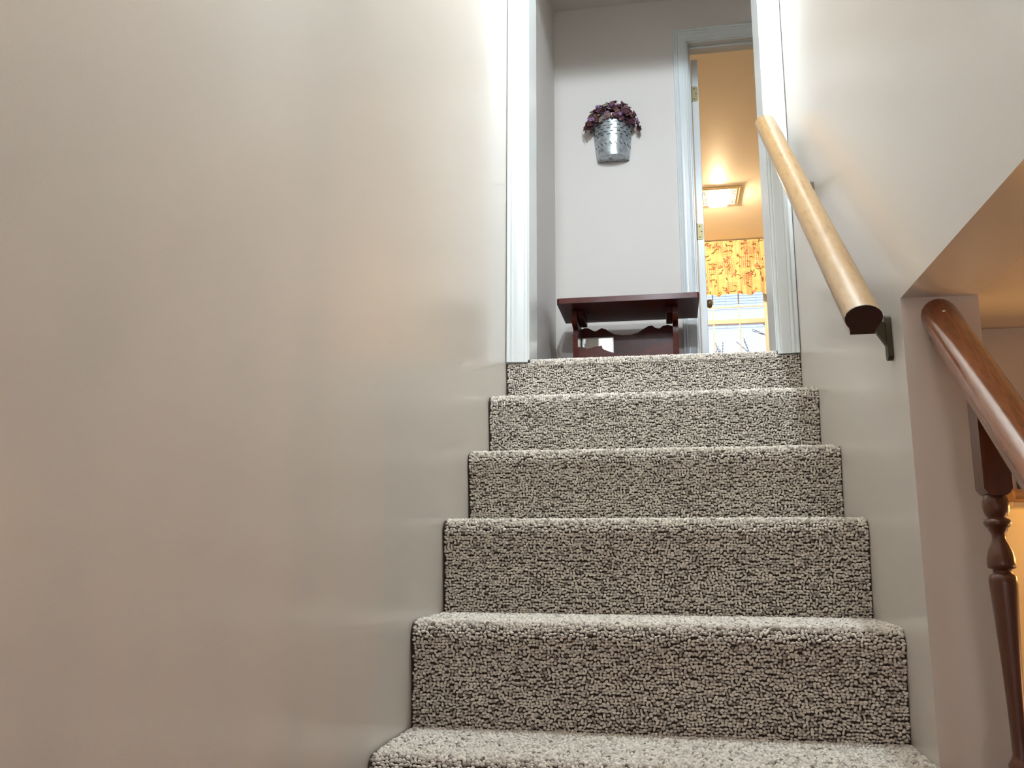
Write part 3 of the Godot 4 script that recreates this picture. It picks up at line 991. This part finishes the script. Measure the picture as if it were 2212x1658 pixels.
func console() -> void:
	var base := Vector3(0.325, -0.03, -1.45)
	var t := thing("console_table", "dark cherry console table with scalloped back against the hall wall", "table", base)
	var y := 0.540       # underside of the top, above the floor
	var st := mk()
	# top board with clipped front corners and a softened edge
	var pr := v2([-0.315, -0.125, 0.335, -0.125, 0.335, 0.225, 0.325, 0.235, -0.305, 0.235, -0.315, 0.225])
	extrude(st, pr, Vector3(0, y, 0), Vector3(1, 0, 0), Vector3(0, 0, 1), Vector3(0, 0.026, 0))
	obj("tabletop", st, M.cherry, t)
	for s in [[-0.246, 1.0], [0.226, -1.0]]:
		st = mk()
		# shaped end: corbel head under the top, waisted, spreading to the foot
		var e := v2([-0.115, 0.0, 0.13, 0.0, 0.13, 0.06, 0.085, 0.10, 0.070, 0.20, 0.070, 0.34, 0.085, 0.41, 0.085, 0.43, 0.055, 0.435, 0.055, 0.462, 0.110, 0.470, 0.125, 0.490, 0.125, y - 0.004, -0.10, y - 0.004, -0.10, 0.46, -0.115, 0.43])
		extrude(st, e, Vector3(s[0] - 0.0125, 0, 0), Vector3(0, 0, 1), Vector3(0, 1, 0), Vector3(0.025, 0, 0))
		obj("end_panel", st, M.cherry, t)
		obj("cleat", box(Vector3(s[0] + s[1] * 0.0125 if s[1] > 0 else s[0] - 0.0425, y - 0.030, -0.105), Vector3(s[0] + 0.0425 if s[1] > 0 else s[0] - 0.0125, y, 0.11), 0.003), M.cherry, t)
	# scalloped back board
	st = mk()
	var sc := PackedVector2Array()
	sc.append(Vector2(-0.2335, 0.20))
	sc.append(Vector2(0.2135, 0.20))
	var shape := [[0.2135, 0.497], [0.19, 0.506], [0.165, 0.500], [0.15, 0.488], [0.132, 0.492], [0.115, 0.505], [0.095, 0.503], [0.07, 0.488], [0.045, 0.472], [0.01, 0.463], [-0.03, 0.462], [-0.07, 0.468], [-0.095, 0.482], [-0.115, 0.497], [-0.135, 0.503], [-0.152, 0.493], [-0.165, 0.486], [-0.18, 0.493], [-0.2, 0.505], [-0.22, 0.506], [-0.2335, 0.5]]
	for q in shape:
		sc.append(Vector2(q[0], q[1]))
	extrude(st, sc, Vector3(0, 0, -0.115), Vector3(1, 0, 0), Vector3(0, 1, 0), Vector3(0, 0, 0.016), Vector2.ZERO, Vector2.ZERO, 35)
	obj("back_board", st, M.cherry, t)
	# lower front apron, also scalloped
	st = mk()
	sc = PackedVector2Array()
	sc.append(Vector2(-0.2335, 0.22))
	sc.append(Vector2(0.2135, 0.22))
	for q in [[0.2135, 0.392], [0.18, 0.390], [0.12, 0.377], [0.075, 0.352], [0.03, 0.330], [-0.03, 0.330], [-0.09, 0.352], [-0.105, 0.358], [-0.12, 0.366], [-0.124, 0.382], [-0.16, 0.376], [-0.195, 0.368], [-0.21, 0.376], [-0.2335, 0.378]]:
		sc.append(Vector2(q[0], q[1]))
	extrude(st, sc, Vector3(0, 0, 0.02), Vector3(1, 0, 0), Vector3(0, 1, 0), Vector3(0, 0, 0.016), Vector2.ZERO, Vector2.ZERO, 35)
	obj("apron", st, M.cherry, t)
	obj("shelf", box(Vector3(-0.2335, 0.20, -0.10), Vector3(0.2135, 0.22, 0.07), 0.003), M.cherry, t)
	# small framed mirror propped against the back board
	var m := thing("mirror", "small silver framed mirror propped in the dark console table", "mirror", base + Vector3(-0.152, 0.221, -0.094))
	st = mk()
	var mw := 0.078
	var mh := 0.232
	bx(st, Vector3(-mw, 0, 0), Vector3(mw, 0.006, 0.006), 0.001)
	bx(st, Vector3(-mw, mh - 0.005, 0), Vector3(mw, mh, 0.006), 0.001)
	bx(st, Vector3(-mw, 0.006, 0), Vector3(-mw + 0.005, mh - 0.005, 0.006), 0.001)
	bx(st, Vector3(mw - 0.006, 0.006, 0), Vector3(mw, mh - 0.005, 0.006), 0.001)
	obj("frame", st, M.silver, m)
	obj("mirror_glass", box(Vector3(-mw + 0.005, 0.006, 0.0), Vector3(mw - 0.006, mh - 0.005, 0.003)), M.mirror, m)

# ------------------------------------------------------------------ flowers on the wall

func bucket_and_flowers() -> void:
	var c := Vector3(0.262, 1.398, WALL_FAR + 0.003)
	var t := thing("wall_bucket", "galvanised half round tin bucket with punched slits hanging on the hall wall", "bucket", c)
	var high := 0.225
	var rad := func(y: float) -> float: return 0.0865 + 0.0185 * (y - 0.024) / (high - 0.03)
	var st := mk()
	# half round: lathe the front half only (+z), double skinned, with a flat back
	lathe(st, [[0.0, 0.0], [0.080, 0.0], [0.084, 0.003], [0.084, 0.012], [0.0865, 0.024], [0.105, high - 0.006], [0.108, high - 0.003], [0.107, high], [0.104, high - 0.002], [0.083, 0.006], [0.0, 0.005]], Vector3.ZERO, 32, Vector3.UP, 0.0, PI)
	extrude(st, v2([-0.084, 0.0, 0.084, 0.0, 0.105, high, -0.105, high]), Vector3.ZERO, Vector3(1, 0, 0), Vector3(0, 1, 0), Vector3(0, 0, 0.0012))
	obj("tin_body", st, M.galv, t)
	st = mk()
	for i in 25:
		var a := PI * i / 24.0
		if i < 24:
			var b := PI * (i + 1) / 24.0
			tube(st, Vector3(cos(a) * 0.107, high - 0.002, sin(a) * 0.107), Vector3(cos(b) * 0.107, high - 0.002, sin(b) * 0.107), 0.0028, 0.0028, 6)
	obj("rolled_rim", st, M.galv, t)
	# punched slits: dark openings, too small to pick apart singly
	st = mk()
	for row in 7:
		var y := 0.196 - row * 0.0165 if row < 6 else 0.066
		for k in range(-5, 6):
			var a := deg_to_rad(90 + k * 21.0 + (10.5 if row % 2 == 1 else 0.0)) if row < 6 else deg_to_rad(90 + k * 16.5 + 5)
			if a < 0.12 or a > PI - 0.12:
				continue
			var r: float = rad.call(y) + 0.0004
			var n := Vector3(cos(a), 0.09 * -1.0, sin(a)).normalized()
			var tang := Vector3(-sin(a), 0, cos(a))
			var up := n.cross(tang).normalized()
			if up.y < 0:
				up = -up
			var u := tang
			var v := up
			if row == 6:
				u = (tang * 0.62 + up * 0.78).normalized()
				v = (up * 0.62 - tang * 0.78).normalized()
			var p := Vector3(cos(a) * r, y, sin(a) * r)
			extrude(st, v2([-0.0095, 0.0, -0.0085, -0.0016, 0.0085, -0.0016, 0.0095, 0.0, 0.0085, 0.0016, -0.0085, 0.0016]), p - n * 0.002, u, v, n * 0.0028)
	var s := obj("punched_slits", st, M.dark, t)
	s.set_meta("kind", "stuff")

	var f := thing("hydrangea_bunch", "dried plum coloured hydrangea heads filling the tin wall bucket", "flowers", c + Vector3(0, high - 0.01, 0.045))
	var meshes := []
	for v in 4:
		st = mk()
		for k in 4:
			var a := TAU * k / 4.0 + rng.randf_range(-0.15, 0.15)
			var d := Vector3(cos(a), 0, sin(a))
			var e := Vector3(-sin(a), 0, cos(a))
			var l := rng.randf_range(0.015, 0.019)
			var w := rng.randf_range(0.0085, 0.0105)
			var lift := rng.randf_range(0.001, 0.008)
			var p := [Vector3.ZERO, d * l * 0.35 + e * w * 0.75 + Vector3.UP * lift * 0.6, d * l * 0.75 + e * w * 0.8 + Vector3.UP * lift, d * l + Vector3.UP * lift * 0.7, d * l * 0.75 - e * w * 0.8 + Vector3.UP * lift, d * l * 0.35 - e * w * 0.75 + Vector3.UP * lift * 0.6]
			var mid := d * l * 0.6 - Vector3.UP * 0.001
			for i in 6:
				var n: Vector3 = (p[(i + 1) % 6] - mid).cross(p[i] - mid).normalized()
				if n.y < 0:
					n = -n
				tri(st, mid, p[i], p[(i + 1) % 6], n, n, n)
		meshes.append(st.commit())
	var cols := []
	for q in [[100, 64, 74], [118, 80, 90], [86, 50, 58], [134, 98, 106], [106, 68, 72], [146, 132, 116], [142, 112, 146], [76, 44, 48], [122, 88, 86]]:
		var m := flat(q[0], q[1], q[2], 0.8, 0.0, 0.3)
		m.backlight_enabled = true
		m.backlight = Color(0.25, 0.2, 0.22)
		cols.append(m)
	for i in 235:
		# a shaggy dome that droops over both ends of the bucket
		var a := rng.randf_range(-0.22, PI + 0.22)
		var b := rng.randf_range(-0.15, 1.05)
		var deep := rng.randf_range(0.72, 1.0) if i % 3 else rng.randf_range(0.4, 0.75)
		var dir := Vector3(cos(a) * cos(b * 0.9), sin(a) * cos(b * 0.9), sin(b * 0.9))
		var p := Vector3(dir.x * 0.150, dir.y * 0.112 - 0.020, dir.z * 0.092) * deep
		if absf(p.x) > 0.075:
			p.y -= (absf(p.x) - 0.075) * 0.55
		elif p.z > 0.062:
			p.y = maxf(p.y, -0.030)
		elif p.y < 0.006:
			p.y = 0.006 + rng.randf() * 0.03
		p.z = maxf(p.z, -0.030)
		var nrm := (dir + Vector3(rng.randf_range(-0.5, 0.5), rng.randf_range(-0.35, 0.5), rng.randf_range(-0.1, 0.6))).normalized()
		var o := obj("floret", meshes[i % 4], cols[rng.randi() % cols.size()], f)
		var side := nrm.cross(Vector3(0.2, 0.3, 1)).normalized()
		o.transform = Transform3D(Basis(side, nrm, side.cross(nrm)).scaled_local(Vector3.ONE * rng.randf_range(0.85, 1.15)), p)
	# heads that spill over the front rim
	for i in 44:
		var a := rng.randf_range(0.06, PI - 0.06)
		var nrm := Vector3(cos(a), rng.randf_range(-0.2, 0.7), sin(a)).normalized()
		var o := obj("floret", meshes[i % 4], cols[rng.randi() % cols.size()], f)
		var side := nrm.cross(Vector3(0.2, 1.0, 0.3)).normalized()
		o.transform = Transform3D(Basis(side, nrm, side.cross(nrm)).scaled_local(Vector3.ONE * rng.randf_range(0.8, 1.1)), Vector3(cos(a) * 0.113, rng.randf_range(-0.012, 0.035) - 0.035 * absf(cos(a)), sin(a) * 0.114 - 0.045))
	st = mk()
	for i in 7:
		var x := (i - 3) * 0.024
		tube(st, Vector3(x * 0.5, -0.19, -0.01), Vector3(x * 1.4, 0.045, 0.0), 0.0025, 0.002, 6)
	obj("stem", st, flat(96, 88, 58, 0.8), f)

# ------------------------------------------------------------------ outside the bathroom window

func tree_outside() -> void:
	var t := thing("bare_tree", "bare grey tree paled for haze standing outside behind the bathroom blind", "tree", Vector3(2.6, -3.0, -16.0))
	var r := RandomNumberGenerator.new()
	r.seed = 31
	var st := mk()
	var todo := [[Vector3.ZERO, Vector3(0, 1, 0), 3.4, 0.10, 0]]
	while todo.size():
		var b: Array = todo.pop_back()
		var p: Vector3 = b[0]
		var d: Vector3 = b[1]
		var q: Vector3 = p + d * b[2]
		tube(st, p, q, b[3], b[3] * 0.72, 6)
		if b[4] < 4:
			for k in 3:
				var n := (d + Vector3(r.randf_range(-0.8, 0.8), r.randf_range(-0.25, 0.6), r.randf_range(-0.8, 0.8))).normalized()
				todo.append([q, n, b[2] * r.randf_range(0.55, 0.75), b[3] * 0.62, b[4] + 1])
	obj("branches", st, M.hazy_bark, t)
